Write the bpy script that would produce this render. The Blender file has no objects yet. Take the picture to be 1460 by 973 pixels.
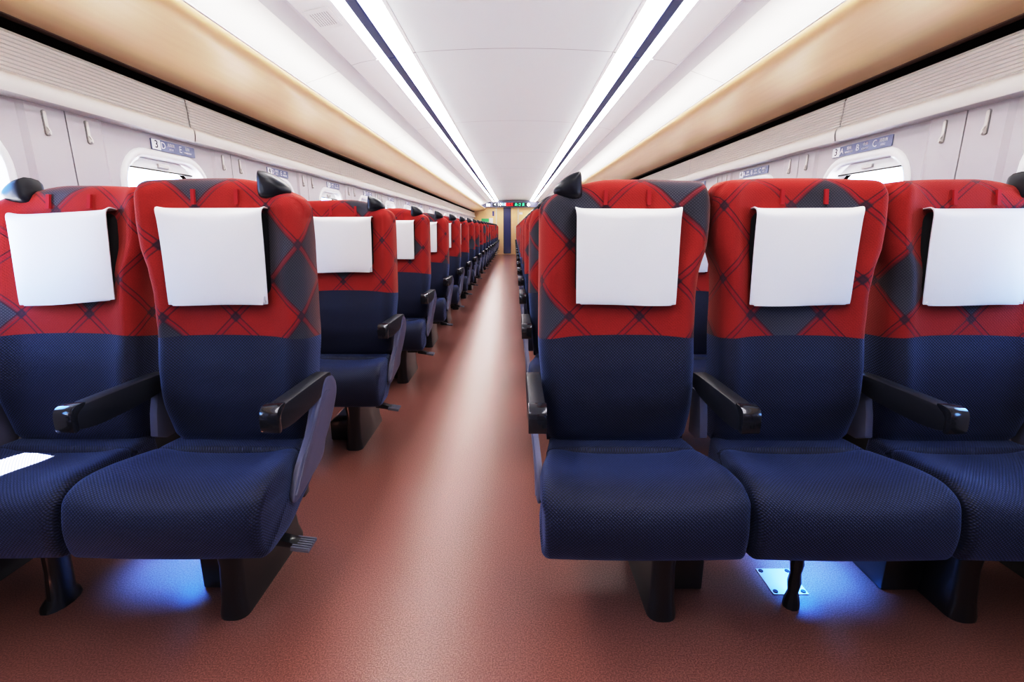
import bpy, bmesh, math, random
from mathutils import Vector, Matrix
random.seed(7)
SC = bpy.context.scene
COL = SC.collection
PI = math.pi

# ------------------------------------------------------------------ measures
H = 1.05              # camera height
PITCH = 1.04          # seat pitch
NROW = 18
Y0 = 1.377            # front of the first row's backrests (foot)
WX = 1.62             # wall plane
YB, YE = -2.9, 20.1   # rear / far end of the saloon
WIN0 = 1.345          # first window centre
ZP = 0.40             # pivot height of the backrests

# ------------------------------------------------------------------ materials
def nt(name):
    m = bpy.data.materials.new(name); m.use_nodes = True
    t = m.node_tree; b = t.nodes['Principled BSDF']
    return m, t, b

def plain(name, col, rough=.5, metal=0, spec=.5, bump=0, bscale=200, coat=0, var=0):
    m, t, b = nt(name)
    b.inputs['Base Color'].default_value = (*col, 1)
    b.inputs['Roughness'].default_value = rough
    b.inputs['Metallic'].default_value = metal
    b.inputs['Specular IOR Level'].default_value = spec
    b.inputs['Coat Weight'].default_value = coat
    if bump or var:
        tc = t.nodes.new('ShaderNodeTexCoord')
        n = t.nodes.new('ShaderNodeTexNoise'); n.inputs['Scale'].default_value = bscale
        n.inputs['Detail'].default_value = 3
        t.links.new(tc.outputs['Object'], n.inputs['Vector'])
        if bump:
            bp = t.nodes.new('ShaderNodeBump'); bp.inputs['Strength'].default_value = bump
            bp.inputs['Distance'].default_value = .002
            t.links.new(n.outputs['Fac'], bp.inputs['Height'])
            t.links.new(bp.outputs['Normal'], b.inputs['Normal'])
        if var:
            r = t.nodes.new('ShaderNodeMixRGB'); r.blend_type = 'MULTIPLY'; r.inputs['Fac'].default_value = var
            r.inputs['Color1'].default_value = (*col, 1)
            t.links.new(n.outputs['Fac'], r.inputs['Color2'])
            t.links.new(r.outputs['Color'], b.inputs['Base Color'])
    return m

def emis(name, col, strength):
    m, t, b = nt(name)
    b.inputs['Base Color'].default_value = (*col, 1)
    b.inputs['Emission Color'].default_value = (*col, 1)
    b.inputs['Emission Strength'].default_value = strength
    return m

class NG:
    """tiny node-math helper"""
    def __init__(s, t): s.t = t
    def n(s, typ, **kw):
        o = s.t.nodes.new(typ)
        for k, v in kw.items(): setattr(o, k, v)
        return o
    def link(s, a, b): s.t.links.new(a, b)
    def m(s, op, a, b=None, c=None):
        o = s.n('ShaderNodeMath', operation=op)
        for i, v in enumerate((a, b, c)):
            if v is None: continue
            if isinstance(v, (int, float)): o.inputs[i].default_value = v
            else: s.link(v, o.inputs[i])
        return o.outputs[0]
    def step(s, x, lo, hi):
        o = s.n('ShaderNodeMapRange', interpolation_type='SMOOTHSTEP')
        s.link(x, o.inputs[0]); o.inputs[1].default_value = lo; o.inputs[2].default_value = hi
        return o.outputs[0]
    def mix(s, f, a, b, mode='MIX'):
        o = s.n('ShaderNodeMixRGB', blend_type=mode)
        for i, v in enumerate((f, a, b)):
            if isinstance(v, (int, float)): o.inputs[i].default_value = v
            elif isinstance(v, tuple): o.inputs[i].default_value = (*v, 1)
            else: s.link(v, o.inputs[i])
        return o.outputs[0]

def weave(g, u, v, s):
    """diamond basket weave, 0..1"""
    a = g.m('ABSOLUTE', g.m('SINE', g.m('MULTIPLY', g.m('ADD', u, v), s)))
    b = g.m('ABSOLUTE', g.m('SINE', g.m('MULTIPLY', g.m('SUBTRACT', u, v), s)))
    return g.m('MULTIPLY', a, b)

NAVY_D, NAVY_L = (.0035, .0045, .010), (.037, .044, .108)
def fabric(name, red):
    m, t, b = nt(name); g = NG(t)
    uv = g.n('ShaderNodeUVMap', uv_map='UV'); sp = g.n('ShaderNodeSeparateXYZ'); g.link(uv.outputs[0], sp.inputs[0])
    u, v = sp.outputs[0], sp.outputs[1]
    w = weave(g, u, v, 360.)
    nz = g.n('ShaderNodeTexNoise'); nz.inputs['Scale'].default_value = 900; g.link(uv.outputs[0], nz.inputs['Vector'])
    navy = g.mix(w, NAVY_D, NAVY_L)
    col = navy
    if red:
        s = .145
        a = g.m('DIVIDE', g.m('ADD', u, v), s * math.sqrt(2)); bb = g.m('DIVIDE', g.m('SUBTRACT', u, v), s * math.sqrt(2))
        a = g.m('ADD', a, .18); bb = g.m('ADD', bb, .31)
        oi = g.n('ShaderNodeObjectInfo')
        off = g.m('MULTIPLY', oi.outputs['Random'], 1.0)
        a2 = g.m('ADD', a, off); b2 = g.m('ADD', bb, g.m('MULTIPLY', off, .63))
        fa, fb = g.m('FLOOR', a2), g.m('FLOOR', b2)
        da = g.m('PINGPONG', a2, .5); db = g.m('PINGPONG', b2, .5)
        cv = g.n('ShaderNodeCombineXYZ'); g.link(fa, cv.inputs[0]); g.link(fb, cv.inputs[1])
        g.link(g.m('MULTIPLY', g.m('FLOOR', g.m('MULTIPLY', oi.outputs['Random'], 97)), 13.7), cv.inputs[2])
        wn = g.n('ShaderNodeTexWhiteNoise', noise_dimensions='3D'); g.link(cv.outputs[0], wn.inputs['Vector'])
        grey = g.m('GREATER_THAN', wn.outputs['Value'], .78)
        # soft gradient inside a cell
        ga = g.m('ADD', .7, g.m('MULTIPLY', g.m('FRACT', b2), .5))
        rn = g.n('ShaderNodeTexNoise'); rn.inputs['Scale'].default_value = 350; rn.inputs['Detail'].default_value = 4
        g.link(uv.outputs[0], rn.inputs['Vector'])
        redc = g.mix(rn.outputs['Fac'], (.23, .015, .013), (.42, .036, .027))
        redc = g.mix(g.m('MULTIPLY', g.m('SUBTRACT', 1.2, ga), .4), redc, (.24, .010, .014))
        greyc = g.mix(w, (.035, .037, .055), (.095, .095, .115))
        greyc = g.mix(1.0, greyc, ga, 'MULTIPLY')
        # double seams along the lattice
        def line(d):
            return g.m('MULTIPLY', g.step(d, .030, .042), g.m('SUBTRACT', 1, g.step(d, .055, .068)))
        def band(d): return g.m('SUBTRACT', 1, g.step(d, .04, .055))
        ln = g.m('MAXIMUM', line(da), line(db)); bd = g.m('MAXIMUM', band(da), band(db))
        gm = g.m('MULTIPLY', grey, g.m('SUBTRACT', 1, g.m('MULTIPLY', bd, .6)))
        c = g.mix(g.m('MULTIPLY', bd, .45), redc, (.30, .012, .035))
        c = g.mix(gm, c, greyc)
        c = g.mix(g.m('MULTIPLY', ln, .8), c, (.085, .018, .03))
        node = g.m('MULTIPLY', g.m('SUBTRACT', 1, g.step(da, .06, .10)), g.m('SUBTRACT', 1, g.step(db, .06, .10)))
        c = g.mix(g.m('MULTIPLY', node, .85), c, (.045, .028, .045))
        # boundary, arched: v > .335 + .012*(1-(u/.24)^2)
        arch = g.m('SUBTRACT', .345, g.m('MULTIPLY', g.m('MULTIPLY', u, u), .22))
        f = g.step(g.m('SUBTRACT', v, arch), -.0015, .0015)
        col = g.mix(f, navy, c)
        rr = g.mix(f, (.5, .5, .5), (.8, .8, .8)); g.link(rr, b.inputs['Roughness'])
        h = g.m('ADD', g.m('MULTIPLY', w, g.m('SUBTRACT', 1.0, g.m('MULTIPLY', f, .75))), g.m('MULTIPLY', rn.outputs['Fac'], g.m('MULTIPLY', f, .8)))
        h = g.m('SUBTRACT', h, g.m('MULTIPLY', g.m('MULTIPLY', bd, f), .5))
        g.link(g.mix(f, (.35, .5, 1.), (1., .45, .35)), b.inputs['Sheen Tint'])
    else:
        h = g.m('ADD', w, g.m('MULTIPLY', nz.outputs['Fac'], .3))
        b.inputs['Roughness'].default_value = .5
        b.inputs['Sheen Tint'].default_value = (.35, .5, 1, 1)
    g.link(col, b.inputs['Base Color'])
    b.inputs['Sheen Weight'].default_value = .5 if red else .4
    b.inputs['Sheen Roughness'].default_value = .4
    b.inputs['Specular IOR Level'].default_value = .35
    bp = g.n('ShaderNodeBump'); bp.inputs['Strength'].default_value = .55; bp.inputs['Distance'].default_value = .0022
    g.link(h, bp.inputs['Height']); g.link(bp.outputs['Normal'], b.inputs['Normal'])
    return m

def floor_mat():
    m, t, b = nt('brown_linoleum'); g = NG(t)
    tc = g.n('ShaderNodeTexCoord')
    n1 = g.n('ShaderNodeTexNoise'); n1.inputs['Scale'].default_value = 260; n1.inputs['Detail'].default_value = 4
    n2 = g.n('ShaderNodeTexNoise'); n2.inputs['Scale'].default_value = 3.0; n2.inputs['Detail'].default_value = 3
    for n in (n1, n2): g.link(tc.outputs['Object'], n.inputs['Vector'])
    c = g.mix(g.step(n1.outputs['Fac'], .36, .66), (.185, .072, .056), (.330, .152, .120))
    c = g.mix(g.m('MULTIPLY', n2.outputs['Fac'], .12), c, (.20, .07, .052))
    g.link(c, b.inputs['Base Color'])
    b.inputs['Specular IOR Level'].default_value = .7
    b.inputs['Roughness'].default_value = .30
    bp = g.n('ShaderNodeBump'); bp.inputs['Strength'].default_value = .22; bp.inputs['Distance'].default_value = .0015
    g.link(n1.outputs['Fac'], bp.inputs['Height']); g.link(bp.outputs['Normal'], b.inputs['Normal'])
    return m

def seam_mat(name, col, rough, y0, step, width=.004, dark=.45):
    """painted panel with cross joints every `step` metres along Y (real butt joints between panels)"""
    m, t, b = nt(name); g = NG(t)
    tc = g.n('ShaderNodeTexCoord'); sp = g.n('ShaderNodeSeparateXYZ'); g.link(tc.outputs['Object'], sp.inputs[0])
    d = g.m('PINGPONG', g.m('SUBTRACT', sp.outputs[1], y0), step / 2)
    f = g.m('SUBTRACT', 1, g.step(d, width * .4, width))
    g.link(g.mix(g.m('MULTIPLY', f, dark), col, (.12, .12, .13)), b.inputs['Base Color'])
    b.inputs['Roughness'].default_value = rough
    return m

def wood_mat():
    m, t, b = nt('pale_maple_laminate'); g = NG(t)
    tc = g.n('ShaderNodeTexCoord'); mp = g.n('ShaderNodeMapping'); mp.inputs['Scale'].default_value = (14, .8, 14)
    g.link(tc.outputs['Object'], mp.inputs[0])
    n = g.n('ShaderNodeTexNoise'); n.inputs['Scale'].default_value = 3; n.inputs['Detail'].default_value = 6
    g.link(mp.outputs[0], n.inputs['Vector'])
    g.link(g.mix(n.outputs['Fac'], (.72, .51, .29), (.82, .61, .38)), b.inputs['Base Color'])
    b.inputs['Roughness'].default_value = .38
    return m

def grille_mat():
    m, t, b = nt('perforated_white'); g = NG(t)
    tc = g.n('ShaderNodeTexCoord'); mp = g.n('ShaderNodeMapping'); mp.inputs['Scale'].default_value = (85, 85, 85)
    g.link(tc.outputs['Object'], mp.inputs[0])
    sp = g.n('ShaderNodeSeparateXYZ'); g.link(mp.outputs[0], sp.inputs[0])
    fx = g.m('SUBTRACT', g.m('FRACT', sp.outputs[0]), .5); fy = g.m('SUBTRACT', g.m('FRACT', sp.outputs[1]), .5)
    d = g.m('SQRT', g.m('ADD', g.m('MULTIPLY', fx, fx), g.m('MULTIPLY', fy, fy)))
    so = g.n('ShaderNodeSeparateXYZ'); g.link(tc.outputs['Object'], so.inputs[0])
    inside = g.m('MULTIPLY', g.m('LESS_THAN', g.m('ABSOLUTE', so.outputs[0]), .045), g.m('LESS_THAN', g.m('ABSOLUTE', so.outputs[1]), .075))
    f = g.m('MULTIPLY', g.m('LESS_THAN', d, .26), inside)
    g.link(g.mix(f, (.8, .8, .8), (.12, .12, .13)), b.inputs['Base Color'])
    return m

def glass_mat():
    m = bpy.data.materials.new('window_glass'); m.use_nodes = True; t = m.node_tree; t.nodes.clear(); g = NG(t)
    out = g.n('ShaderNodeOutputMaterial'); tr = g.n('ShaderNodeBsdfTransparent'); gl = g.n('ShaderNodeBsdfGlossy')
    tr.inputs[0].default_value = (.93, .96, 1, 1); gl.inputs['Roughness'].default_value = .02
    fr = g.n('ShaderNodeLayerWeight'); fr.inputs[0].default_value = .5; fa = g.m('ADD', .04, g.m('MULTIPLY', g.m('POWER', fr.outputs[1], 5.0), .5)); mx = g.n('ShaderNodeMixShader')
    g.link(fa, mx.inputs[0]); g.link(tr.outputs[0], mx.inputs[1]); g.link(gl.outputs[0], mx.inputs[2]); g.link(mx.outputs[0], out.inputs[0])
    return m

M = dict(
    back=fabric('red_lattice_over_navy', True), navy=fabric('navy_weave', False),
    floor=floor_mat(), wood=wood_mat(), glass=glass_mat(), grille=grille_mat(),
    ceil=seam_mat('ceiling_white', (.85, .90, .91), .45, 3.35, 2.08, .005, .5),
    cove=seam_mat('cove_white', (.86, .86, .86), .4, 3.35, 2.08, .005, .45),
    band=plain('ceiling_grey_band', (.60, .60, .63), .5),
    wall=plain('wall_pale_lilac', (.49, .472, .495), .5, bump=.05, bscale=400),
    frame=plain('window_surround_white', (.78, .79, .80), .35),
    vent=plain('vent_pearl', (.62, .605, .59), .35, spec=.6),
    casing=plain('heater_casing_dark', (.035, .034, .038), .5), gap=plain('black_gap', (.003, .002, .002), .9, spec=0),
    edge=plain('rack_brown_edge', (.11, .055, .04), .5),
    plastic=plain('dark_grey_plastic', (.022, .022, .028), .42, bump=.15, bscale=900),
    cap=plain('glossy_cap', (.045, .045, .055), .16, metal=.55, coat=.5),
    panel=plain('grey_lilac_plastic', (.145, .14, .20), .42),
    leg=plain('black_steel', (.012, .012, .014), .3, spec=.6, coat=.3),
    handle=plain('black_grip', (.012, .012, .02), .35, spec=.5),
    pillow=plain('black_felt', (.008, .008, .010), .9, bump=.4, bscale=600),
    cloth=plain('white_cotton', (.70, .69, .68), .85, bump=.25, bscale=700),
    strap=plain('red_strap', (.35, .015, .02), .8, bump=.3, bscale=900),
    hook=plain('hook_satin', (.62, .60, .58), .3),
    hookrim=plain('hook_slot_rim', (.30, .29, .28), .5),  # grey rim of the oval slot round the hook
    signblue=plain('sign_slate_blue', (.20, .225, .36), .4),
    signwhite=plain('sign_white', (.80, .82, .86), .4),
    text_w=plain('letter_white', (.88, .88, .92), .5),
    text_k=plain('letter_black', (.05, .05, .08), .5),
    slot=plain('light_slot_blue', (.035, .05, .14), .4),
    trim=plain('white_trim', (.8, .8, .82), .4),
    lamp=emis('lamp_diffuser', (1., .98, .95), 11.0),
    cove_lamp=emis('cove_lamp', (1., .97, .92), 2.6),
    header=plain('header_slate', (.16, .165, .24), .4),
    screen=plain('led_black', (.015, .017, .03), .2),
    led_w=emis('led_white', (.9, .95, 1), 2.0), led_c=emis('led_cyan', (.45, .8, 1), 1.7),
    led_r=emis('led_red', (1., .03, .03), 1.4), led_g=emis('led_green', (.1, .95, .45), 1.3),
    doorglass=plain('door_glass_blue', (.075, .085, .20), .15),
    poster_g=plain('poster_green', (.12, .55, .25), .5), poster_b=plain('poster_blue', (.10, .11, .28), .5),
    steel=plain('steel_plate', (.62, .64, .68), .3, metal=.7), screw=plain('dark_screw', (.03, .03, .03), .4),
    rib=plain('pedal_rib', (.16, .16, .2), .4),
)

# ------------------------------------------------------------------ mesh helpers
def link(name, me, parent=None, loc=None):
    o = bpy.data.objects.new(name, me); COL.objects.link(o)
    if parent: o.parent = parent
    if loc is not None: o.location = loc
    return o
def finish(bm, name, mats, parent=None, loc=None, smooth=True, angle=35, bevel=0, seg=2):
    bmesh.ops.remove_doubles(bm, verts=bm.verts, dist=1e-5)
    bmesh.ops.recalc_face_normals(bm, faces=bm.faces)
    me = bpy.data.meshes.new(name); bm.to_mesh(me); bm.free()
    for m in (mats if isinstance(mats, (list, tuple)) else [mats]): me.materials.append(m)
    if bevel:
        b2 = bmesh.new(); b2.from_mesh(me)
        es = [e for e in b2.edges if len(e.link_faces) == 2 and e.calc_face_angle() > math.radians(28)]
        bmesh.ops.bevel(b2, geom=es, offset=bevel, segments=seg, profile=.5, affect='EDGES', clamp_overlap=True)
        b2.to_mesh(me); b2.free()
    if smooth:
        me.shade_smooth()
        me.set_sharp_from_angle(angle=math.radians(angle))
    return link(name, me, parent, loc)
def box(bm, x0, x1, y0, y1, z0, z1, mi=0):
    vs = [bm.verts.new(p) for p in ((x0,y0,z0),(x1,y0,z0),(x1,y1,z0),(x0,y1,z0),(x0,y0,z1),(x1,y0,z1),(x1,y1,z1),(x0,y1,z1))]
    for f in ((0,3,2,1),(4,5,6,7),(0,1,5,4),(1,2,6,5),(2,3,7,6),(3,0,4,7)):
        bm.faces.new([vs[i] for i in f]).material_index = mi
def prism(bm, pts, axis, a, b, mi=0):
    """pts 2-D polygon extruded along axis ('x': pts=(y,z); 'y': pts=(x,z); 'z': pts=(x,y))"""
    def P(p, t):
        return {'x': (t, p[0], p[1]), 'y': (p[0], t, p[1]), 'z': (p[0], p[1], t)}[axis]
    A = [bm.verts.new(P(p, a)) for p in pts]; B = [bm.verts.new(P(p, b)) for p in pts]
    n = len(pts)
    bm.faces.new(A).material_index = mi; bm.faces.new(B[::-1]).material_index = mi
    for i in range(n): bm.faces.new((A[i], A[(i+1) % n], B[(i+1) % n], B[i])).material_index = mi
def loft(bm, rings, closed=True, cap=True, mi=0):
    R = [[bm.verts.new(p) for p in r] for r in rings]; n = len(rings[0])
    for a, b in zip(R, R[1:]):
        for i in range(n if closed else n-1):
            j = (i+1) % n
            bm.faces.new((a[i], a[j], b[j], b[i])).material_index = mi
    if cap and closed:
        bm.faces.new(R[0][::-1]).material_index = mi; bm.faces.new(R[-1]).material_index = mi
    return R
def spline(pts, n, closed=False):
    """Catmull-Rom through pts"""
    out = []; N = len(pts)
    segs = N if closed else N-1
    for i in range(segs):
        g = (lambda k: pts[k % N]) if closed else (lambda k: pts[min(max(k, 0), N-1)])
        p0, p1, p2, p3 = g(i-1), g(i), g(i+1), g(i+2)
        for s in range(n):
            t = s / n
            out.append(tuple(.5*((2*b)+(-a+c)*t+(2*a-5*b+4*c-d)*t*t+(-a+3*b-3*c+d)*t**3) for a, b, c, d in zip(p0, p1, p2, p3)))
    if not closed: out.append(tuple(pts[-1]))
    return out
def interp(tab, x):
    if x <= tab[0][0]: return tab[0][1]
    for (a, va), (b, vb) in zip(tab, tab[1:]):
        if x <= b:
            t = (x-a)/(b-a); t = t*t*(3-2*t) * .35 + t*.65
            return va+(vb-va)*t
    return tab[-1][1]
def rrect(hw, hh, r, n=8):
    """rounded rectangle, counter-clockwise, 4*(n+1) points"""
    out = []
    for cx, cy, a0 in ((hw-r, hh-r, 0), (-hw+r, hh-r, 90), (-hw+r, -hh+r, 180), (hw-r, -hh+r, 270)):
        for i in range(n+1):
            a = math.radians(a0+90*i/n); out.append((cx+r*math.cos(a), cy+r*math.sin(a)))
    return out
def tag(o, label=None, cat=None, group=None, kind=None):
    if label: o['label'] = label
    if cat: o['category'] = cat
    if group: o['group'] = group
    if kind: o['kind'] = kind
    return o
def empty(name, loc=(0, 0, 0)):
    o = bpy.data.objects.new(name, None); COL.objects.link(o); o.location = loc; o.empty_display_size = .1
    return o
def copy_tree(o, parent=None):
    c = o.copy(); COL.objects.link(c); c.parent = parent
    if parent: c.matrix_parent_inverse = o.matrix_parent_inverse.copy()
    for ch in o.children: copy_tree(ch, c)
    return c
FONT = {}
def text_mesh(name, body, size, mat, parent, mtx, align='CENTER', depth=.0012, xscale=1.0):
    cu = bpy.data.curves.new(name, 'FONT'); cu.body = body; cu.size = size; cu.extrude = depth; cu.align_x = align; cu.align_y = 'CENTER'
    cu.resolution_u = 3
    ob = bpy.data.objects.new(name+'_tmp', cu); COL.objects.link(ob)
    dg = bpy.context.evaluated_depsgraph_get(); me = bpy.data.meshes.new_from_object(ob.evaluated_get(dg))
    bpy.data.objects.remove(ob); bpy.data.curves.remove(cu)
    me.transform(Matrix.Diagonal((xscale, 1, 1, 1)))
    me.name = name; me.materials.clear(); me.materials.append(mat)
    o = link(name, me, parent); o.matrix_local = mtx
    return o

# ------------------------------------------------------------------ seat parts
def backrest_mesh(wl, wr, outl, outr):
    """wl/wr: half widths; outl/outr: that side is a bench end. Pivot at (0,0,ZP); front faces -y."""
    bm = bmesh.new()
    ZT = 1.19 - ZP; R = .042
    yf = [(0, .0), (.05, -.008), (.14, -.014), (.24, -.004), (.36, .022), (.50, .048), (.64, .07), (.79, .088)]
    th = [(0, .13), (.3, .13), (.6, .105), (.79, .085)]
    def half(z, w, outer):
        if outer: return w - interp([(0, .028), (.16, .012), (.3, .0), (.8, 0)], z)
        return w - interp([(0, .046), (.12, .036), (.46, .034), (.53, .028), (.60, .006), (.66, .001), (.8, .001)], z)
    def top(u):
        d = (u+1)*wl if u < 0 else (1-u)*wr
        out = outl if u < 0 else outr
        if out:
            a, b = .215, .062
            e = max(0, 1-d/a); drop = b*(e**1.7)
            r = .035; q = max(0, 1-d/r); drop += r*(1-math.sqrt(max(0, 1-q*q)))*.8
        else:
            r = .045; q = max(0, 1-d/r); drop = r*(1-math.sqrt(max(0, 1-q*q)))
            a, b = .2, .012; drop += b*max(0, 1-d/a)**2
        return ZT-drop
    us = [-1, -.992, -.975, -.95, -.915, -.87, -.82]+[-.75+.125*i for i in range(13)]+[.82, .87, .915, .95, .975, .992, 1]
    vs = [0, .008, .022, .045]+[.08+.0325*i for i in range(27)]+[.945, .962, .976, .988, .996, 1]
    F, B, UV = {}, {}, {}
    for j, v in enumerate(vs):
        for i, u in enumerate(us):
            zt = top(u); z = v*zt
            xl, xr = -half(z, wl, outl), half(z, wr, outr)
            x = xl+(xr-xl)*(u+1)/2
            ds = min(x-xl, xr-x); dt = zt-z; db = z
            dx = max(0, R-ds); dz = max(0, R-dt, R-db)
            q = min(R, math.hypot(dx, dz)); e = R-math.sqrt(R*R-q*q)
            t = abs(u)
            bol = -(.016+.018*min(1, max(0, z-.36)/.16))*math.exp(-((t-.86)/.17)**2)*min(1, max(0, z-.06)/.12)
            y0 = interp(yf, z)
            cush = .006*math.cos(u*PI/2)
            y = y0+bol-cush+e
            F[i, j] = bm.verts.new((x, y, z))
            ex = R-math.sqrt(R*R-min(R, dx)**2); tz = min(R, max(0, R-dt)); ez = R-math.sqrt(R*R-tz*tz)
            UV[F[i, j]] = (x+math.copysign(ex, u), z+ez)
            # rear shell
            e2 = .6*e
            B[i, j] = bm.verts.new((x, y0+interp(th, z)-e2*.5, z))
            UV[B[i, j]] = (x+math.copysign(.10, u), z)
    n, m = len(us), len(vs)
    for j in range(m-1):
        for i in range(n-1):
            bm.faces.new((F[i, j], F[i+1, j], F[i+1, j+1], F[i, j+1])).material_index = 0
            bm.faces.new((B[i, j], B[i, j+1], B[i+1, j+1], B[i+1, j])).material_index = 0
    for j in range(m-1):
        bm.faces.new((F[0, j], F[0, j+1], B[0, j+1], B[0, j])); bm.faces.new((F[n-1, j+1], F[n-1, j], B[n-1, j], B[n-1, j+1]))
    for i in range(n-1):
        bm.faces.new((F[i, m-1], F[i+1, m-1], B[i+1, m-1], B[i, m-1])); bm.faces.new((F[i+1, 0], F[i, 0], B[i, 0], B[i+1, 0]))
    uvl = bm.loops.layers.uv.new('UV')
    for f in bm.faces:
        for l in f.loops: l[uvl].uv = UV[l.vert]
    bmesh.ops.recalc_face_normals(bm, faces=bm.faces)
    me = bpy.data.meshes.new('backrest'); bm.to_mesh(me); bm.free(); me.materials.append(M['back'])
    me.shade_smooth(); me.set_sharp_from_angle(angle=math.radians(60))
    return me

def cushion_mesh(half):
    bm = bmesh.new()
    prof = spline([(.045, .412), (-.04, .416), (-.058, .412), (-.076, .418), (-.16, .430), (-.25, .440), (-.305, .434), (-.343, .408), (-.361, .36), (-.362, .31), (-.349, .268),
                   (-.318, .250), (-.24, .247), (-.10, .25), (.04, .26), (.065, .30), (.062, .38)], 4, True)
    n = len(prof)
    nor = []
    for i in range(n):
        a, b = prof[i-1], prof[(i+1) % n]; t = Vector((b[0]-a[0], b[1]-a[1])).normalized(); nor.append((t.y, -t.x))
    cx = sum(p[0] for p in prof)/n; cz = sum(p[1] for p in prof)/n
    if (nor[8][0]*(prof[8][0]-cx)+nor[8][1]*(prof[8][1]-cz)) < 0: nor = [(-a, -b) for a, b in nor]
    arc = [0]
    for i in range(1, n): arc.append(arc[-1]+math.dist(prof[i], prof[i-1]))
    R = .022
    def hw(y): return half-interp([(-.36, .006), (-.34, 0), (-.2, .004), (-.06, .028), (.03, .042), (.07, .044)], y)
    ss = [-1, -.994, -.98, -.958, -.93, -.89]+[-.8+.16*i for i in range(11)]+[.89, .93, .958, .98, .994, 1]
    rings, uvs = [], []
    for s in ss:
        ring, uvr = [], []
        d = (1-abs(s))*half; q = max(0, R-d); e = R-math.sqrt(R*R-q*q)
        for k, ((y, z), (ny, nz)) in enumerate(zip(prof, nor)):
            tp = max(0, nz)
            dish = tp*(-.014*(1-s*s)+.006*math.exp(-((abs(s)-.82)/.15)**2)) if y < -.05 else 0
            bulge = -.010*(1-s*s)*max(0, -ny)
            ring.append((s*hw(y), y-ny*e+bulge, z-nz*e+dish)); uvr.append((s*half, arc[k]))
        rings.append(ring); uvs.append(uvr)
    Rv = loft(bm, rings, True, False)
    uvl = bm.loops.layers.uv.new('UV'); UV = {}
    for r, u in zip(Rv, uvs):
        for v, w in zip(r, u): UV[v] = w
    side = set()
    for r, s in ((Rv[0], -1), (Rv[-1], 1)):
        # inset the side then fan: rounded, slightly domed side
        c = bm.verts.new((s*(half-.010), cx, cz)); UV[c] = (cx, cz)
        mid = []
        for v in r:
            p = v.co.lerp(Vector((v.co.x, cx, cz)), .25); mv = bm.verts.new((p.x+s*.002, p.y, p.z)); mid.append(mv); UV[mv] = (p.y, p.z)
        for i in range(n):
            j = (i+1) % n
            side.add(bm.faces.new((r[i], r[j], mid[j], mid[i]))); side.add(bm.faces.new((mid[i], mid[j], c)))
    for f in bm.faces:
        if f in side:
            for l in f.loops: l[uvl].uv = (l.vert.co.y, l.vert.co.z)
            continue
        us = [UV[l.vert] for l in f.loops]
        for l in f.loops:
            l[uvl].uv = UV[l.vert]
        if max(a[1] for a in us)-min(a[1] for a in us) > .5:   # seam of the loop
            for l in f.loops:
                if l[uvl].uv.y < .3: l[uvl].uv.y += arc[-1]
    bmesh.ops.recalc_face_normals(bm, faces=bm.faces)
    me = bpy.data.meshes.new('seat_cushion'); bm.to_mesh(me); bm.free(); me.materials.append(M['navy'])
    me.shade_smooth(); me.set_sharp_from_angle(angle=math.radians(70))
    return me

def rounded_box_rings(hw, y0, y1, z0, z1, r):
    """rounded block lofted along y"""
    out = []
    ys = [(y0, r*.75), (y0+r*.12, r*.36), (y0+r*.4, r*.1), (y0+r, 0), (y1, 0)]
    for y, ins in ys:
        out.append([(x, y, (z0+z1)/2+z) for x, z in rrect(hw-ins, (z1-z0)/2-ins, max(.012, r-ins*.5), 5)])
    return out

def pillow_mesh():
    bm = bmesh.new()
    R = rounded_box_rings(.150, -.050, .055, .455, .698, .03)
    R = [[(x, y+.088+(z-.57)*.14, z) for x, y, z in r] for r in R]
    loft(bm, R)
    me = bpy.data.meshes.new('headrest_pillow'); bmesh.ops.recalc_face_normals(bm, faces=bm.faces); bm.to_mesh(me); bm.free()
    me.materials.append(M['pillow']); me.shade_smooth(); me.set_sharp_from_angle(angle=math.radians(50))
    return me

def cloth_mesh(seed):
    rnd = random.Random(seed); bm = bmesh.new()
    path = spline([(y+.030, z) for y, z in ((.075, .702), (.045, .705), (.018, .702), (-.002, .688), (-.008, .66), (-.013, .60), (-.020, .52), (-.026, .45), (-.026, .434))], 5)
    n = len(path); W = 22; ph = rnd.random()*6; sk = rnd.uniform(-.004, .004)
    g = []
    for i, (y, z) in enumerate(path):
        t = i/(n-1); row = []
        hw = interp([(0, .146), (.3, .151), (.45, .1475), (1, .143)], t)
        for k in range(W+1):
            s = -1+2*k/W
            pk = .012*abs(s)**7*math.exp(-((t-.34)/.12)**2)      # pulled-up top corners
            wav = .0025*math.sin(3*s+ph+5*t)*min(1, t*2)-.003*t*math.cos(s*PI/2)
            cr = .010*max(0, abs(s)-.93)/.07*max(0, t-.955)/.045   # clipped lower corners
            row.append(bm.verts.new((s*hw+sk*t*2-math.copysign(cr, s), y+wav-pk*.3+.004*abs(s)**6, z+pk+cr*.7+.002*math.sin(2.3*s+ph)*t)))
        g.append(row)
    for a, b in zip(g, g[1:]):
        for k in range(W): bm.faces.new((a[k], a[k+1], b[k+1], b[k]))
    bmesh.ops.recalc_face_normals(bm, faces=bm.faces)
    bmesh.ops.solidify(bm, geom=bm.faces[:], thickness=.0035)
    me = bpy.data.meshes.new('headrest_cover'); bm.to_mesh(me); bm.free(); me.materials.append(M['cloth'])
    me.shade_smooth(); me.set_sharp_from_angle(angle=math.radians(45))
    return me

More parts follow.
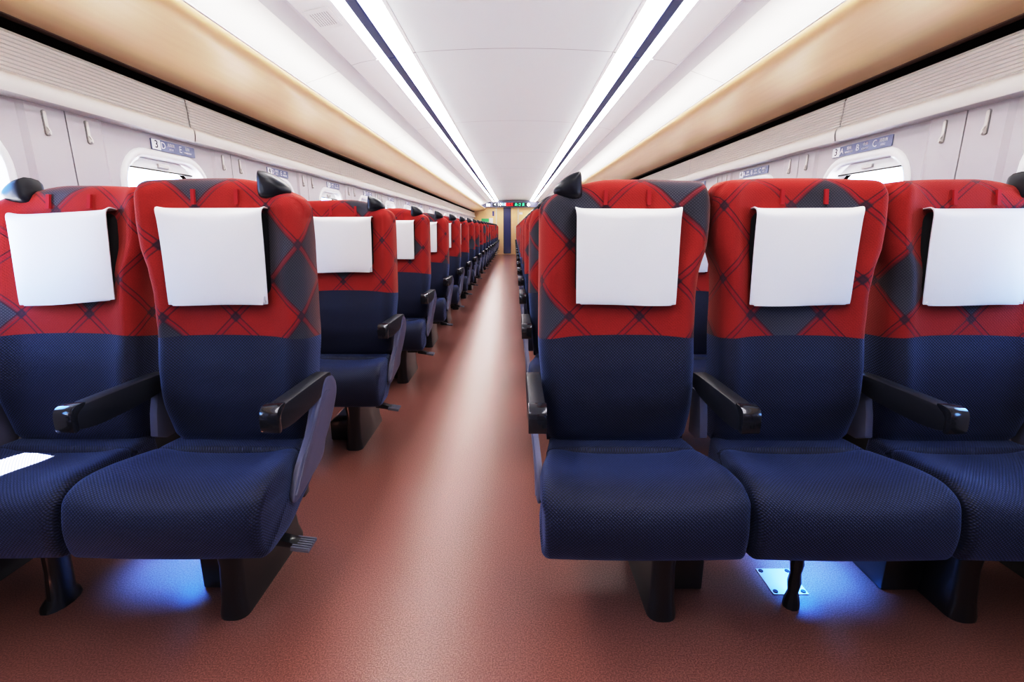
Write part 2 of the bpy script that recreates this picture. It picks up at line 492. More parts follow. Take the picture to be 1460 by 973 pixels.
def handle_mesh(sg):
    """fin-shaped grab handle; sg=+1 slopes down towards +x"""
    bm = bmesh.new()
    outl = spline([(-.002, -.03), (-.004, .02), (.000, .056), (.012, .057), (.035, .046), (.062, .022), (.076, -.002), (.070, -.022), (.04, -.036)], 4, True)
    rings = []
    for y, s in ((.060, .55), (.066, .82), (.078, .97), (.098, 1.), (.122, .94), (.138, .78), (.146, .5)):
        c = (.034, .006)
        rings.append([(sg*(c[0]+(x-c[0])*s), y, (c[1]+(z-c[1])*s)*.82) for x, z in outl])
    loft(bm, rings)
    me = bpy.data.meshes.new('grab_handle'); bmesh.ops.recalc_face_normals(bm, faces=bm.faces); bm.to_mesh(me); bm.free()
    me.materials.append(M['handle']); me.shade_smooth(); me.set_sharp_from_angle(angle=math.radians(50))
    return me

def strap_mesh():
    bm = bmesh.new()
    zs = [.715, .73, .745, .757]
    yy = [.0755-.0075, .0785-.0075, .081-.0075, .083-.0075]
    rings = []
    for z, y in zip(zs, yy): rings.append([(-.0052, y-.003, z), (.0052, y-.003, z), (.0052, y+.01, z), (-.0052, y+.01, z)])
    loft(bm, rings)
    me = bpy.data.meshes.new('pillow_strap'); bmesh.ops.recalc_face_normals(bm, faces=bm.faces); bm.to_mesh(me); bm.free(); me.materials.append(M['strap'])
    return me

def arm_obj(parent, x, name='armrest'):
    bm = bmesh.new()
    prism(bm, spline([(-.268, .568), (-.268, .606), (-.250, .620), (-.10, .620), (.060, .616), (.072, .594), (.045, .568), (-.04, .556), (-.14, .552), (-.22, .554)], 3, True), 'x', -.0215, .0215)
    o = finish(bm, name, M['plastic'], parent, (x, 0, 0), bevel=.006, seg=2)
    bm = bmesh.new()
    prism(bm, spline([(-.281, .566), (-.281, .604), (-.270, .622), (-.240, .6265), (-.236, .62), (-.262, .600), (-.264, .566), (-.272, .560)], 3, True), 'x', -.0225, .0225)
    finish(bm, 'armrest_cap', M['cap'], o, bevel=.003, seg=2)
    return o

def side_panel(parent, x, sg, name='side_panel'):
    """sculpted outer blade below an end armrest, sg = outward direction"""
    bm = bmesh.new()
    out = spline([(.050, .611), (.088, .598), (.115, .565), (.118, .525), (.085, .46), (.035, .40), (.0, .355), (-.09, .335), (-.180, .318), (-.200, .330), (-.175, .375), (-.125, .43), (-.07, .49), (-.02, .56), (.015, .605)], 4, True)
    cy, cz = .0, .47
    rings = []
    for d, s in ((-.006, .97), (.004, 1.), (.009, .985), (.012, .93), (.0125, .8)):
        rings.append([(sg*(d+.020*min(1, max(0, (z-.40)/.17))), cy+(y-cy)*s, cz+(z-cz)*s) for y, z in out])
    loft(bm, rings)
    o = finish(bm, name, M['panel'], parent, (x, 0, 0), angle=40)
    # moulded inner lip: curved band that joins the arm to the panel
    bm = bmesh.new()
    rings = []
    for y, z, w in ((.045, .565, .014), (.015, .56, .017), (-.012, .54, .019), (-.04, .495, .020), (-.09, .435, .019), (-.14, .38, .016), (-.185, .338, .011)):
        k = .020*min(1, max(0, (z-.40)/.17))
        rings.append([(sg*.002, y-w, z+w*.4), (sg*(.014+k), y-w*.6, z+w*.3), (sg*(.0155+k), y+w*.3, z-w*.1), (sg*.002, y+w, z-w*.5)])
    loft(bm, rings)
    finish(bm, 'panel_lip', M['panel'], o, angle=60)
    return o

def pedestal(parent, x, sg):
    bm = bmesh.new()
    # broad rounded front post leaning slightly, running back as a low side plate
    rings = []
    for z, w, yf, yb in ((0, .040, -.262, .14), (.012, .040, -.262, .14), (.05, .034, -.255, .125), (.15, .032, -.245, .11), (.245, .040, -.250, .10)):
        r = rrect(w, (yb-yf)/2, w*.8, 5); c = (yb+yf)/2
        rings.append([(px, c+py, z) for px, py in r])
    loft(bm, rings)
    o = finish(bm, 'pedestal', M['leg'], parent, (x, 0, 0), angle=50)
    bm = bmesh.new(); prism(bm, [(.0, 0.), (.115, 0.), (.115, .10), (.095, .112), (.0, .112)], 'y', -.14, .10)
    bmesh.ops.scale(bm, vec=(sg, 1, 1), verts=bm.verts)
    finish(bm, 'mechanism_box', M['leg'], parent, (x+sg*.035, 0, 0.0005), bevel=.006)
    return o

def foot_pedal(parent, x, sg):
    bm = bmesh.new()
    prism(bm, [(0, .232), (.085, .206), (.088, .196), (.06, .196), (0, .205)], 'y', -.22, -.185)
    bmesh.ops.scale(bm, vec=(sg, 1, 1), verts=bm.verts)
    o = finish(bm, 'foot_pedal', M['leg'], parent, (x, 0, 0), bevel=.003)
    bm = bmesh.new()
    box(bm, .062, .112, -.235, -.178, .200, .207)
    for k in range(6): box(bm, .062, .112, -.234+k*.0095, -.229+k*.0095, .2065, .211)
    bmesh.ops.rotate(bm, cent=(.062, -.2, .2), matrix=Matrix.Rotation(math.radians(8), 3, 'Y'), verts=bm.verts)
    bmesh.ops.scale(bm, vec=(sg, 1, 1), verts=bm.verts)
    finish(bm, 'pedal_tread', M['rib'], o, smooth=False)
    return o

MESH = {}
def mesh(key, fn, *a):
    if key not in MESH: MESH[key] = fn(*a)
    return MESH[key]

def make_bench(name, n, sp, aisle):
    """n seats of width sp, aisle=+1: the aisle is on the +x end. Origin on the floor, middle of the bench, y at backrest foot."""
    root = empty(name)
    W = n*sp
    for i in range(n):
        xc = -W/2+sp*(i+.5)
        ol, orr = i == 0, i == n-1
        b = link('backrest', mesh(('b', sp, ol, orr), backrest_mesh, sp/2-.001, sp/2-.001, ol, orr), root, (xc, 0, ZP))
        link('headrest_pillow', mesh('pil', pillow_mesh), b)
        link('headrest_cover', mesh(('cl', i, n), cloth_mesh, 10*n+i), b)
        for s in (-1, 1): link('pillow_strap', mesh('st', strap_mesh), b, (s*.062, 0, 0))
        if ol or orr:
            sg = -1 if ol else 1
            link('grab_handle', mesh(('h', sg), handle_mesh, sg), b, (sg*(sp/2-.116), 0, .760))
        e = (aisle > 0 and orr) or (aisle < 0 and ol)
        link('seat_cushion', mesh(('c', sp, e), cushion_mesh, sp/2+(.002 if e else -.002)), root, (xc+(.005*aisle if e else 0), 0, 0))
    for i in range(1, n):
        x = -W/2+sp*i
        a = arm_obj(root, x)
        bm = bmesh.new(); prism(bm, [(.03, .41), (-.012, .43), (.0, .50), (.02, .56), (.085, .56), (.085, .41)], 'x', -.012, .012)
        finish(bm, 'divider_panel', M['panel'], root, (x, 0, 0), bevel=.004)
    for sg in (-1, 1):
        a = sg == aisle
        arm_obj(root, sg*(W/2+(.017 if a else -.008)))
        side_panel(root, sg*(W/2+((.008 if n == 2 else .002) if a else -.012)), sg)
    # under-frame and feet
    bm = bmesh.new(); box(bm, -W/2+.06, W/2-.06, -.20, -.15, .205, .255); box(bm, -W/2+.06, W/2-.06, .02, .06, .205, .265)
    finish(bm, 'under_frame', M['leg'], root, bevel=.005)
    px = W/2-(.335 if n == 3 else .165)
    pedestal(root, aisle*px, -aisle)
    if n == 3:
        pedestal(root, -aisle*px, aisle)
        bm = bmesh.new(); rings = []
        for k, (z, r) in enumerate(((0, .022), (.02, .021), (.05, .014), (.08, .018), (.11, .014), (.14, .018), (.17, .014), (.22, .017))):
            rings.append([(r*math.cos(t*PI/5), r*math.sin(t*PI/5), z) for t in range(10)])
        loft(bm, rings); finish(bm, 'center_strut', M['leg'], root, (-.035, -.20, 0))
    else:
        bm = bmesh.new(); rings = []
        for z, r, dx in ((0, .038, -.006), (.012, .036, -.005), (.03, .026, 0), (.12, .024, .008), (.22, .025, .014)):
            rings.append([(dx+r*math.cos(t*PI/7), r*1.5*math.sin(t*PI/7), z) for t in range(14)])
        loft(bm, rings); finish(bm, 'window_leg', M['leg'], root, (-aisle*.205, -.19, 0))
    if n == 2: foot_pedal(root, aisle*(W/2-.055), aisle)
    return root

ORD = ['nearest', 'second', 'third', 'fourth', 'fifth', 'sixth', 'seventh', 'eighth', 'ninth', 'tenth', 'eleventh', 'twelfth', 'thirteenth', 'fourteenth', 'fifteenth', 'sixteenth', 'seventeenth', 'eighteenth', 'nineteenth', 'twentieth']
def nth(k, last):
    if k == 0: return 'nearest the camera'
    if k == last: return 'farthest from the camera'
    return ORD[k]+' from the camera'

LX = -.612-.485; RX = .075+.75
left0 = make_bench('double_seat_bench', 2, .485, 1)
right0 = make_bench('triple_seat_bench', 3, .500, -1)
def tilt(root, angles):
    for b, a in zip([c for c in root.children if c.name.startswith('backrest')], angles):
        b.rotation_euler.x = math.radians(a)
roots = []
for k in range(NROW):
    for first, x, lab, grp, n in ((left0, LX, 'two-seat red and navy bench left of the aisle, ', 'two-seat benches left of the aisle', 2),
                                  (right0, RX, 'three-seat red and navy bench right of the aisle, ', 'three-seat benches right of the aisle', 3)):
        r = first if k == 0 else copy_tree(first)
        r.location = (x, Y0+k*PITCH, 0)
        tag(r, lab+nth(k, NROW-1), 'seat bench', grp)
        roots.append((k, n, r))
for k, n, r in roots:
    if k == 0 and n == 2:      # the window seat's pillow sits askew
        b = [c for c in r.children if c.name.startswith('backrest')][0]
        for c in b.children:
            if c.name.startswith(('headrest_pillow', 'headrest_cover')): c.rotation_euler.y = math.radians(-3); c.location.x = .032
    if k == 0: tilt(r, (-4.5, 1.2) if n == 2 else (0, 1.0, 0))
    else: tilt(r, [random.uniform(-.6, .6) for _ in range(n)])

for first, x, lab, grp in ((left0, LX, 'two-seat', 'left'), (right0, RX, 'three-seat', 'right')):  # unseen turned benches, added to shade the floor before the first row
    r = copy_tree(first); r.location = (x, -.03, 0); r.rotation_euler.z = PI
    tag(r, lab+' bench added out of view to shade the floor, turned round beside the camera on the %s' % grp, 'seat bench')

# ------------------------------------------------------------------ the saloon shell
bm = bmesh.new(); box(bm, -WX-.1, WX+.1, YB-.08, YE+.08, -.08, 0)
tag(finish(bm, 'floor', M['floor'], smooth=False), kind='structure')

def strip(bm, prof, y0, y1, mi=0):
    A = [bm.verts.new((x, y0, z)) for x, z in prof]; B = [bm.verts.new((x, y1, z)) for x, z in prof]
    for i in range(len(prof)-1): bm.faces.new((A[i], A[i+1], B[i+1], B[i])).material_index = mi

# ceiling: middle panel, then each side's cove
bm = bmesh.new()
strip(bm, [(x, 2.142-.022*(x/.62)**2) for x in [-.618+.1236*i for i in range(11)]], YB, YE)
ceiling = tag(finish(bm, 'ceiling', M['ceil']), kind='structure')
for sg, nm in ((-1, 'left'), (1, 'right')):
    bm = bmesh.new()
    strip(bm, [(sg*.618, 2.12), (sg*.618, 2.19), (sg*.87, 2.19), (sg*.87, 2.078)], YB, YE)          # lamp trough
    strip(bm, [(sg*x, z) for x, z in spline([(.87, 2.078), (.95, 2.066), (1.02, 2.047)], 4)], YB, YE)
    strip(bm, [(sg*x, z) for x, z in [(1.02, 2.047), (1.025, 2.040), (1.105, 2.008), (1.11, 2.012)]], YB, YE, 1)
    strip(bm, [(sg*x, z) for x, z in spline([(1.11, 2.012), (1.22, 1.975), (1.35, 1.935), (1.50, 1.90), (WX+.02, 1.87)], 4)], YB, YE)
    tag(finish(bm, 'ceiling_'+nm, [M['cove'], M['band']], angle=25), kind='structure')

# walls with window openings
HW, HH, RR, ZC = .300, .298, .165, 1.092
wins = [WIN0+PITCH*k for k in range(-4, NROW)]
for sg, nm in ((-1, 'left'), (1, 'right')):
    bm = bmesh.new(); X = sg*WX
    hole = rrect(HW-.012, HH-.012, RR-.012, 8)
    for yc in wins:
        z0, z1, hy = ZC-.38, ZC+.36, .36
        outer = []
        for py, pz in hole:
            # push radially on to the panel's rectangle
            c = [hy/abs(py) if abs(py) > 1e-6 else 1e9, ((z1-ZC) if pz > 0 else (ZC-z0))/abs(pz) if abs(pz) > 1e-6 else 1e9]
            s = min(c); outer.append((py*s, pz*s))
        I = [bm.verts.new((X, yc+a, ZC+b)) for a, b in hole]; O = [bm.verts.new((X, yc+a, ZC+b)) for a, b in outer]
        corners = {}
        n = len(I)
        for i in range(n):
            j = (i+1) % n
            a, b = outer[i], outer[j]
            bm.faces.new((I[i], I[j], O[j], O[i]))
            # corner wedge when the edge turns round a corner
            if abs(abs(a[0])-hy) < 1e-5 and abs(abs(b[0])-hy) > 1e-5 or abs(abs(a[0])-hy) > 1e-5 and abs(abs(b[0])-hy) < 1e-5:
                cy = math.copysign(hy, a[0] if abs(a[0]) > abs(b[0]) else b[0]); cz = (z1-ZC) if (a[1]+b[1]) > 0 else (z0-ZC)
                v = bm.verts.new((X, yc+cy, ZC+cz)); bm.faces.new((O[i], O[j], v))
        for a, b in ((0, z0), (z1, 1.88)):
            bm.faces.new([bm.verts.new(q) for q in ((X, yc-hy, a), (X, yc+hy, a), (X, yc+hy, b), (X, yc-hy, b))])
        # raised pier between two windows: two leaves either side of a joint
        ys = yc+PITCH/2
        for s in (-1, 1):
            e = ys+s*.0025
            P = [(X, ys+s*.17), (X-sg*.010, ys+s*.15), (X-sg*.010, e), (X+sg*.012, e)]
            A = [bm.verts.new((x, y, 0)) for x, y in P]; B = [bm.verts.new((x, y, 1.88)) for x, y in P]
            for i in range(3): bm.faces.new((A[i], A[i+1], B[i+1], B[i]))
        A = [bm.verts.new(p) for p in ((X+sg*.012, ys-.003, 0), (X+sg*.012, ys+.003, 0), (X+sg*.012, ys+.003, 1.88), (X+sg*.012, ys-.003, 1.88))]
        bm.faces.new(A).material_index = 1
    ya, yb2 = wins[0]-.36, YB
    if ya > YB: box(bm, X if sg > 0 else X-.02, X+.02 if sg > 0 else X, YB, ya, 0, 1.88)
    box(bm, X if sg > 0 else X-.02, X+.02 if sg > 0 else X, wins[-1]+.36, YE, 0, 1.88)
    w = finish(bm, 'wall_'+nm, [M['wall'], M['gap']], smooth=False); tag(w, kind='structure')
    # low heater casing at the foot of the wall
    bm = bmesh.new(); prism(bm, [(X, 0), (X-sg*.055, 0), (X-sg*.055, .24), (X-sg*.04, .26), (X, .26)], 'y', YB, YE)
    tag(finish(bm, 'baseboard_'+nm, M['casing'], bevel=.004), kind='structure')

# windows
def ring(hw, hh, r, x): return [(x, a, b) for a, b in rrect(hw, hh, max(r, .01), 8)]
def make_window(sg):
    bm = bmesh.new()
    prof = [(HW+.004, -.001), (HW, .006), (HW-.008, .010), (HW-.020, .010), (HW-.028, .006), (HW-.032, -.004), (HW-.036, -.040), (HW-.040, -.048), (HW-.066, -.052), (HW-.072, -.056), (HW-.075, -.085)]
    loft(bm, [ring(h, h-HW+HH, h-HW+RR, -sg*d) for h, d in prof], True, False)
    f = finish(bm, 'window', M['frame'], angle=40)
    bm = bmesh.new(); h = HW-.071
    loft(bm, [ring(h+.006, h+.006-HW+HH, h+.006-HW+RR, sg*.0535), ring(h, h-HW+HH, h-HW+RR, sg*.0535), ring(h-.006, h-.006-HW+HH, h-.006-HW+RR, sg*.066)], True, False)
    finish(bm, 'gasket', M['gap'], f, smooth=False)
    bm = bmesh.new(); R = ring(h+.003, h+.003-HW+HH, h-HW+RR, sg*.075); bm.faces.new([bm.verts.new(p) for p in R])
    finish(bm, 'window_pane', M['glass'], f, smooth=False)
    # blind pulled a hand's breadth down inside the surround
    bm = bmesh.new()
    hw, zt = HW-.036, HH-.036
    pts = [(-hw+.068, zt-.044), (hw-.068, zt-.044), (hw-.10, zt-.018), (hw-.135, zt), (-hw+.135, zt), (-hw+.10, zt-.018)]
    prism(bm, pts, 'x', sg*.028, sg*.034)
    s = finish(bm, 'window_blind', M['frame'], f, smooth=False)
    bm = bmesh.new(); box(bm, *sorted((sg*.022, sg*.036)), -hw+.060, hw-.060, zt-.049, zt-.043)
    finish(bm, 'blind_bar', M['screw'], s, smooth=False)
    bm = bmesh.new(); box(bm, *sorted((sg*.018, sg*.030)), -.035, .035, zt-.032, zt-.014)
    finish(bm, 'blind_handle', M['hook'], s, bevel=.003)
    return f
wn = 0
for sg in (-1, 1):
    f0 = make_window(sg)
    for k, yc in enumerate(wins):
        f = f0 if k == 0 else copy_tree(f0)
        wn += 1; f.name = 'window_%d' % wn; f.location = (sg*WX, yc, ZC); tag(f, kind='structure')

# ribbed air-duct panel under each rack, in lengths of two bays
nseg = 0
for sg, nm in ((-1, 'left'), (1, 'right')):
    prof = [(1.605, 1.658), (1.588, 1.655)]
    for i in range(9*8+1):
        t = i/72; prof.append((1.584-.009*t-.0036*max(0, math.cos(t*18*PI))*(1 if 0 < t < 1 else 0), 1.648-.120*t))
    prof += spline([(1.575, 1.526), (1.560, 1.515), (1.556, 1.49), (1.560, 1.466), (1.566, 1.461), (1.60, 1.459), (WX+.01, 1.459)], 4)
    y = 3.35-2.08*3 + 1.25
    while y < YE:
        bm = bmesh.new(); a, b = max(YB, y+.003), min(YE-.01, y+2.077)
        A = [bm.verts.new((sg*x, a, z)) for x, z in prof]; B = [bm.verts.new((sg*x, b, z)) for x, z in prof]
        for i in range(len(prof)-1): bm.faces.new((A[i], A[i+1], B[i+1], B[i]))
        nseg += 1
        tag(finish(bm, 'trim_%d' % nseg, M['vent'], angle=30), kind='structure')
        y += 2.08
    # dark recess between duct and rack
    bm = bmesh.new(); strip(bm, [(sg*1.603, 1.652), (sg*1.603, 1.705)], YB, YE)
    nseg += 1; tag(finish(bm, 'trim_%d' % nseg, M['gap'], smooth=False), kind='structure')

# luggage racks
for sg, nm in ((-1, 'left'), (1, 'right')):
    r = empty('luggage_rack', (sg*1.4, (YB+YE)/2, 1.69)); o = r.location
    def loc(p): return [(sg*x-o.x, z-o.z) for x, z in p]
    L = (YE-YB)/2-.02
    bm = bmesh.new()
    prism(bm, loc(spline([(1.598, 1.715), (1.598, 1.700), (1.588, 1.694)], 2)+spline([(1.50, 1.714), (1.30, 1.752), (1.20, 1.768), (1.158, 1.785), (1.144, 1.808), (1.150, 1.822), (1.165, 1.826)], 4)+[(1.25, 1.80), (1.45, 1.762)]), 'y', -L, L)
    finish(bm, 'rack_shelf', M['wood'], r, angle=30)
    bm = bmesh.new(); prism(bm, loc([(1.600, 1.699), (1.590, 1.6945), (1.572, 1.697), (1.574, 1.6935), (1.590, 1.6905), (1.600, 1.692)]), 'y', -L, L)
    finish(bm, 'rear_edge', M['edge'], r, smooth=False)
    bm = bmesh.new(); prism(bm, loc([(1.140, 1.816), (1.148, 1.829), (1.166, 1.832), (1.166, 1.826), (1.150, 1.822), (1.146, 1.812)]), 'y', -L, L)
    finish(bm, 'front_rail', M['trim'], r, angle=50)
    bm = bmesh.new(); prism(bm, loc([(1.170, 1.829), (1.25, 1.804), (1.45, 1.766), (1.598, 1.745), (1.598, 1.750), (1.45, 1.771), (1.25, 1.810), (1.170, 1.834)]), 'y', -L, L)  # unseen white sheet, added so cove light bounces neutral on to the ceiling
    finish(bm, 'added_rack_reflector', M['trim'], r, smooth=False)
    bm = bmesh.new(); box(bm, *sorted((sg*1.19-o.x, sg*1.25-o.x)), -L, L, 1.835-o.z, 1.85-o.z); finish(bm, 'cove_lamp', M['cove_lamp'], r, smooth=False)
    tag(r, 'long pale wood luggage rack above the windows on the %s side' % nm, 'luggage rack', 'luggage racks')

# ceiling lamps, two lines of modules
for sg, nm in ((-1, 'left'), (1, 'right')):
    first = None; segs = []
    y = 3.35-2.08*2
    while y < YE-.5: segs.append(y); y += 2.08
    for k, y in enumerate(segs):
        if first is None:
            r = empty('ceiling_lamp'); first = r
            L = 2.08-.012
            bm = bmesh.new(); prism(bm, [(sg*.640, 2.112), (sg*.655, 2.100), (sg*.728, 2.093), (sg*.740, 2.099), (sg*.740, 2.125), (sg*.640, 2.125)], 'y', 0, L)
            finish(bm, 'diffuser', M['lamp'], r, smooth=False)
            bm = bmesh.new(); prism(bm, [(sg*.800, 2.094), (sg*.808, 2.086), (sg*.842, 2.080), (sg*.850, 2.086), (sg*.850, 2.11), (sg*.800, 2.11)], 'y', 0, L)
            finish(bm, 'diffuser', M['lamp'], r, smooth=False)
            bm = bmesh.new(); prism(bm, [(sg*.741, 2.0935), (sg*.748, 2.0895), (sg*.790, 2.0865), (sg*.798, 2.090), (sg*.798, 2.13), (sg*.741, 2.13)], 'y', 0, L)
            finish(bm, 'center_slot', M['slot'], r, smooth=False)
            bm = bmesh.new(); prism(bm, [(sg*.6185, 2.118), (sg*.638, 2.114), (sg*.638, 2.13), (sg*.6185, 2.13)], 'y', 0, L); prism(bm, [(sg*.853, 2.081), (sg*.869, 2.077), (sg*.869, 2.11), (sg*.853, 2.11)], 'y', 0, L)
            finish(bm, 'lamp_frame', M['trim'], r, smooth=False)
            bm = bmesh.new(); box(bm, *sorted((sg*.622, sg*.865)), L+.001, L+.011, 2.117, 2.13)
            finish(bm, 'joint_strip', M['screw'], r, smooth=False)
        else: r = copy_tree(first)
        r.location = (0, y+.006, 0)
        pos = k-1
        if pos < 0: lab = 'white lamp module of the %s ceiling light line, overhead behind the camera' % nm
        else: lab = 'white lamp module of the %s ceiling light line, %s' % (nm, nth(pos, len(segs)-2))
        tag(r, lab, 'ceiling lamp', 'ceiling lamp modules on the %s' % nm)

# loudspeaker plate in the left cove
bm = bmesh.new(); box(bm, -.062, .062, -.11, .11, -.004, .004)
o = finish(bm, 'speaker_grille', M['grille'], loc=(-.948, 2.70, 2.0645), bevel=.0015); o.rotation_euler = (0, math.radians(-10.5), 0)
tag(o, 'white perforated speaker plate in the left ceiling beside the lamp line', 'speaker')

# ------------------------------------------------------------------ seat number plates
def face_mtx(sg, x, y, z):
    # text reads from the cabin: for the left wall (+x facing) text runs towards +y, for the right wall towards -y
    if sg < 0: R = Matrix(((0, 0, 1), (1, 0, 0), (0, 1, 0)))
    else: R = Matrix(((0, 0, -1), (-1, 0, 0), (0, 1, 0)))
    return Matrix.Translation((x, y, z)) @ R.to_4x4()
def seat_sign(sg, yc, row):
    right = sg > 0
    L = .40 if right else .30
    r = empty('seat_number_sign', (sg*(WX-.001), yc+(.03 if right else .055), 1.418))
    xo = -sg*.004
    d = -sg     # into the cabin
    def lx(t): return (-1 if right else 1)*t   # reading offset -> local y
    bm = bmesh.new(); prism(bm, rrect(L/2, .0235, .004, 3), 'x', 0, d*.004); finish(bm, 'sign_plate', M['signblue'], r, smooth=False)
    c = -L/2+.030
    bm = bmesh.new(); prism(bm, [(lx(c)+a, b) for a, b in rrect(.0275, .0215, .003, 3)], 'x', d*.004, d*.0052); finish(bm, 'number_field', M['signwhite'], r, smooth=False)
    def T(name, s, size, mat, off, dz=0, xs=1.0): return text_mesh(name, s, size, mat, r, face_mtx(sg, d*.0054, lx(off), dz), xscale=xs, depth=.0006)
    T('row_number', str(row), .046, M['text_k'], c, 0, .8 if row > 9 else 1)
    items = [('A', '窓側', 'WINDOW'), ('B', '中央', 'CENTER'), ('C', '通路側', 'AISLE')] if right else [('D', '通路側', 'AISLE'), ('E', '窓側', 'WINDOW')]
    x0 = -L/2+.074; stepx = (L-.066)/len(items)
    for i, (a, jp, en) in enumerate(items):
        T('seat_letter', a, .042, M['text_w'], x0+stepx*i, 0)
        T('seat_caption', jp, .017, M['text_w'], x0+stepx*i+.052, .008)
        T('seat_caption', en, .0125, M['text_w'], x0+stepx*i+.052, -.010)
    tag(r, 'slate blue seat number plate reading row %d above a %s window' % (row, 'right' if right else 'left'), 'sign', 'seat number plates')
for sg in (-1, 1):
    for k in range(1, 9): seat_sign(sg, WIN0+PITCH*k, k+2)

# coat hooks in pairs on the piers
def coat_hook(sg):
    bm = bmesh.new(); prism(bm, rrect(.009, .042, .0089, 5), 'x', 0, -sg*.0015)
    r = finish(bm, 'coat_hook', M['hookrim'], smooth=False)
    bm = bmesh.new()
    prism(bm, rrect(.0065, .039, .0064, 5), 'x', -sg*.0014, -sg*.005)
    finish(bm, 'hook_plate', M['hook'], r, bevel=.001)
    bm = bmesh.new(); rings = []
    for d, z in ((.005, -.014), (.010, -.020), (.014, -.028), (.014, -.034), (.008, -.038), (.004, -.038)):
        rings.append([(-sg*d, .004*math.cos(t*PI/4), z+.004*math.sin(t*PI/4)) for t in range(8)])
    loft(bm, rings); finish(bm, 'hook_tip', M['hook'], r)
    return r
for sg, nm in ((-1, 'left'), (1, 'right')):
    h0 = None; idx = 0
    for k in range(0, 7):
        for s in (-1, 1):
            h = coat_hook(sg) if h0 is None else copy_tree(h0)
            h0 = h0 or h
            h.location = (sg*(WX-.0102), WIN0+PITCH*(k+.5)+s*.085, 1.402)
            tag(h, 'slim satin coat hook on the %s wall, %s' % (nm, nth(idx, 99)), 'coat hook', 'coat hooks on the %s wall' % nm); idx += 1

# ------------------------------------------------------------------ far end
bm = bmesh.new()
DX0, DX1, DZ = -.72, .16, 1.86
box(bm, -WX-.02, DX0, YE, YE+.08, 0, 2.2); box(bm, DX1, WX+.02, YE, YE+.08, 0, 2.2); box(bm, DX0, DX1, YE, YE+.08, DZ, 2.2)
tag(finish(bm, 'wall_end', M['wood'], smooth=False), kind='structure')
bm = bmesh.new(); box(bm, -WX-.02, WX+.02, YB-.08, YB, 0, 2.2)
tag(finish(bm, 'wall_rear', M['wall'], smooth=False), kind='structure')
bm = bmesh.new(); box(bm, DX0, DX1, YE+.03, YE+.06, 0, DZ)
d = finish(bm, 'door_1', M['wood'], smooth=False); tag(d, kind='structure')
bm = bmesh.new(); prism(bm, [(-.28+a, .95+b) for a, b in rrect(.135, .90, .03, 4)], 'y', YE+.022, YE+.034)
finish(bm, 'door_window', M['doorglass'], d, smooth=False)
bm = bmesh.new()
prism(bm, [(-.28+a, .95+b) for a, b in rrect(.152, .915, .03, 4)], 'y', YE+.026, YE+.0335); finish(bm, 'window_rim', M['screw'], d, smooth=False)
bm = bmesh.new(); box(bm, .03, .05, YE+.0, YE+.03, .85, 1.15); finish(bm, 'door_handle', M['steel'], d, bevel=.004)
bm = bmesh.new()
for x in (DX0, DX1): box(bm, x-.02, x+.02, YE-.012, YE+.05, 0, DZ)
nseg += 1; tag(finish(bm, 'trim_%d' % nseg, M['vent'], smooth=False), kind='structure')

hd = empty('information_display', (0, YE, 1.86))
bm = bmesh.new()
prism(bm, [(-1.40, .095), (-1.24, 0), (1.24, 0), (1.40, .095), (1.28, .20), (.74, .20), (.72, .245), (.3, .262), (-.3, .262), (-.72, .245), (-.74, .20), (-1.28, .20)], 'y', -.16, -.001)
finish(bm, 'display_housing', M['header'], hd, smooth=False)
bm = bmesh.new(); box(bm, -.86, .62, -.166, -.159, .025, .175); finish(bm, 'display_screen', M['screen'], hd, smooth=False)
RM = Matrix(((1, 0, 0), (0, 0, -1), (0, 1, 0))).to_4x4()
def HT(name, s, size, mat, x, xs=1.0): text_mesh(name, s, size, mat, hd, Matrix.Translation((x, -.168, .098)) @ RM, xscale=xs)
HT('car_number', '10', .17, M['led_w'], -.585); HT('car_number_suffix', '号車', .13, M['led_c'], -.415, .75)
HT('reserved_notice', '指定席', .135, M['led_r'], -.20, .78); HT('train_name', 'あさま', .135, M['led_g'], .22, 1.05)
HT('arrow', '<', .14, M['led_w'], -.76)
bm = bmesh.new(); prism(bm, [(.57+.062*math.cos(t*PI/10), .098+.062*math.sin(t*PI/10)) for t in range(20)], 'y', -.170, -.166); finish(bm, 'no_smoking_lamp', M['led_w'], hd, smooth=False)
bm = bmesh.new(); prism(bm, [(-1.03+a, .085+b) for a, b in rrect(.075, .052, .01, 3)], 'y', -.168, -.160); finish(bm, 'restroom_lamp', M['led_w'], hd, smooth=False)
tag(hd, 'slate information display with lit carriage number above the end door', 'display')

def wall_card(name, x, z, w, h, mat, label, cat, sub=None):
    bm = bmesh.new(); box(bm, x-w/2, x+w/2, YE-.012, YE-.001, z-h/2, z+h/2)
    tag(finish(bm, name, mat, smooth=False), label, cat)
wall_card('advertising_poster', -1.17, 1.36, .30, .13, M['poster_g'], 'green poster on the end wall left of the door', 'poster')
wall_card('notice_board', -.93, 1.34, .15, .22, M['signwhite'], 'white notice card beside the green poster on the end wall', 'notice')
wall_card('restroom_sign', -.84, 1.62, .07, .19, M['poster_b'], 'narrow dark blue sign on the end wall beside the door', 'sign')
wall_card('safety_notice', .27, 1.63, .13, .09, M['signwhite'], 'small white notice on the end wall right of the door', 'notice')

# inspection plate in the floor under the right-hand bench
fp = empty('floor_plate', (.815, 1.273, 0))
bm = bmesh.new(); box(bm, -.052, .052, -.055, .055, 0.0003, .003); finish(bm, 'plate', M['steel'], fp, smooth=False)
for a in (-1, 1):
    for b in (-1, 1):
        bm = bmesh.new(); prism(bm, [(a*.041+.007*math.cos(t*PI/6), b*.044+.007*math.sin(t*PI/6)) for t in range(12)], 'z', .003, .005)
        finish(bm, 'screw', M['screw'], fp, smooth=False)
tag(fp, 'square steel inspection plate in the floor under the nearest right bench', 'floor plate')

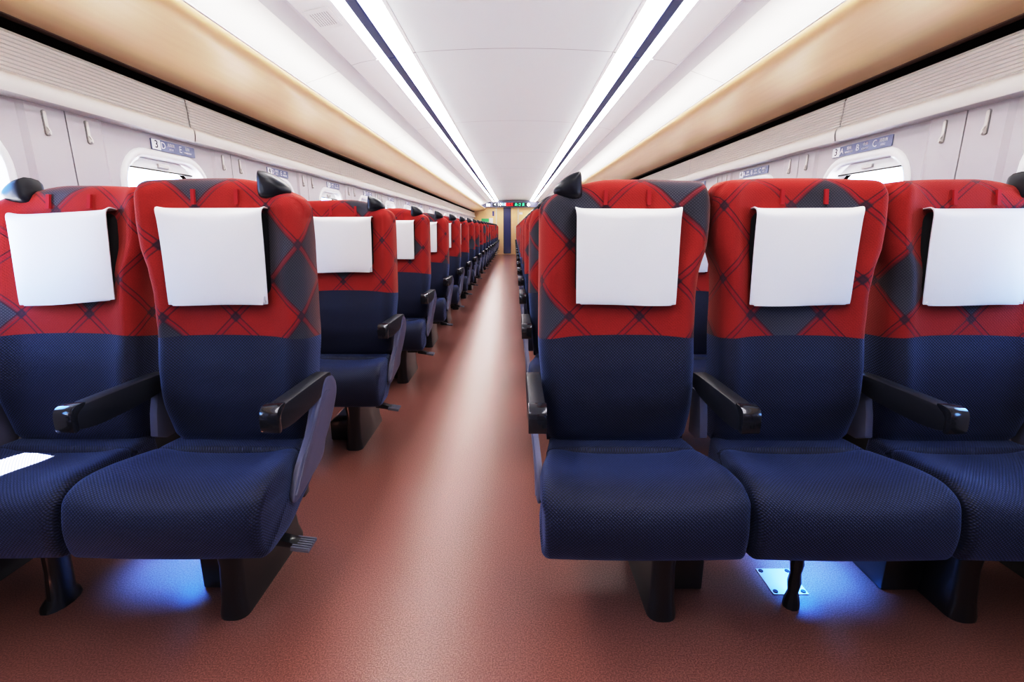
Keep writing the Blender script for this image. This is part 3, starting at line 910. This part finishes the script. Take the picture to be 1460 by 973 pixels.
# ------------------------------------------------------------------ light
w = bpy.data.worlds.new('sky'); SC.world = w; w.use_nodes = True; t = w.node_tree; g = NG(t)
bg = t.nodes['Background']; tc = g.n('ShaderNodeTexCoord'); sp = g.n('ShaderNodeSeparateXYZ'); g.link(tc.outputs['Generated'], sp.inputs[0])
f = g.step(sp.outputs[2], -.06, .04)
g.link(g.mix(f, (1.05, 1.02, 1.0), (.27, .52, 1.05)), bg.inputs[0]); bg.inputs[1].default_value = 10.5
for sg in (-1, 1):
    for k in range(3, 14):
        li = bpy.data.lights.new('window_portal', 'AREA'); li.shape = 'RECTANGLE'; li.size = .44; li.size_y = .42
        li.cycles.is_portal = True
        o = bpy.data.objects.new('window_portal', li); COL.objects.link(o)
        o.location = (sg*(WX+.09), wins[k], ZC); o.rotation_euler = (0, sg*PI/2, 0)
s = bpy.data.lights.new('sun', 'SUN'); s.energy = 110; s.angle = .009; s.color = (1, .97, .92)
o = bpy.data.objects.new('sun', s); COL.objects.link(o)
o.rotation_euler = Vector((.262, -.185, -.62)).to_track_quat('-Z', 'Y').to_euler()

for x, y, e in ((.93, 1.34, 24), (-1.06, 1.36, 20)):  # added blue spots, standing in for daylight on the floor under the seats
    li = bpy.data.lights.new('added_blue_spot', 'SPOT'); li.energy = e; li.color = (.05, .26, 1); li.spot_size = math.radians(95); li.spot_blend = .8; li.shadow_soft_size = .02
    o = bpy.data.objects.new('added_blue_spot', li); COL.objects.link(o); o.location = (x, y, .235)
# ------------------------------------------------------------------ camera
cam = bpy.data.cameras.new('camera'); cam.sensor_width = 36; cam.lens = 690/1460*36; cam.clip_start = .02; cam.clip_end = 200
c = bpy.data.objects.new('camera', cam); COL.objects.link(c)
c.location = (0, 0, H)
p = math.atan(161/690); yaw = -math.atan(3/690)
c.rotation_euler = (PI/2-p, 0, -yaw*0 + math.atan(3/690))
SC.camera = c
SC.view_settings.view_transform = 'Standard'
SC.view_settings.look = 'None'
SC.view_settings.exposure = 0
SC.view_settings.use_curve_mapping = True
cm = SC.view_settings.curve_mapping; cm.white_level = (2, 2, 2); cv = cm.curves[3]
for a, b in ((.03, .016), (.12, .11), (.30, .40), (.60, .74), (1.0, .90)): cv.points.new(a/2, b)
cm.update()
SC.cycles.use_denoising = True
SC.cycles.max_bounces = 8
SC.cycles.diffuse_bounces = 5
SC.cycles.sample_clamp_indirect = 8
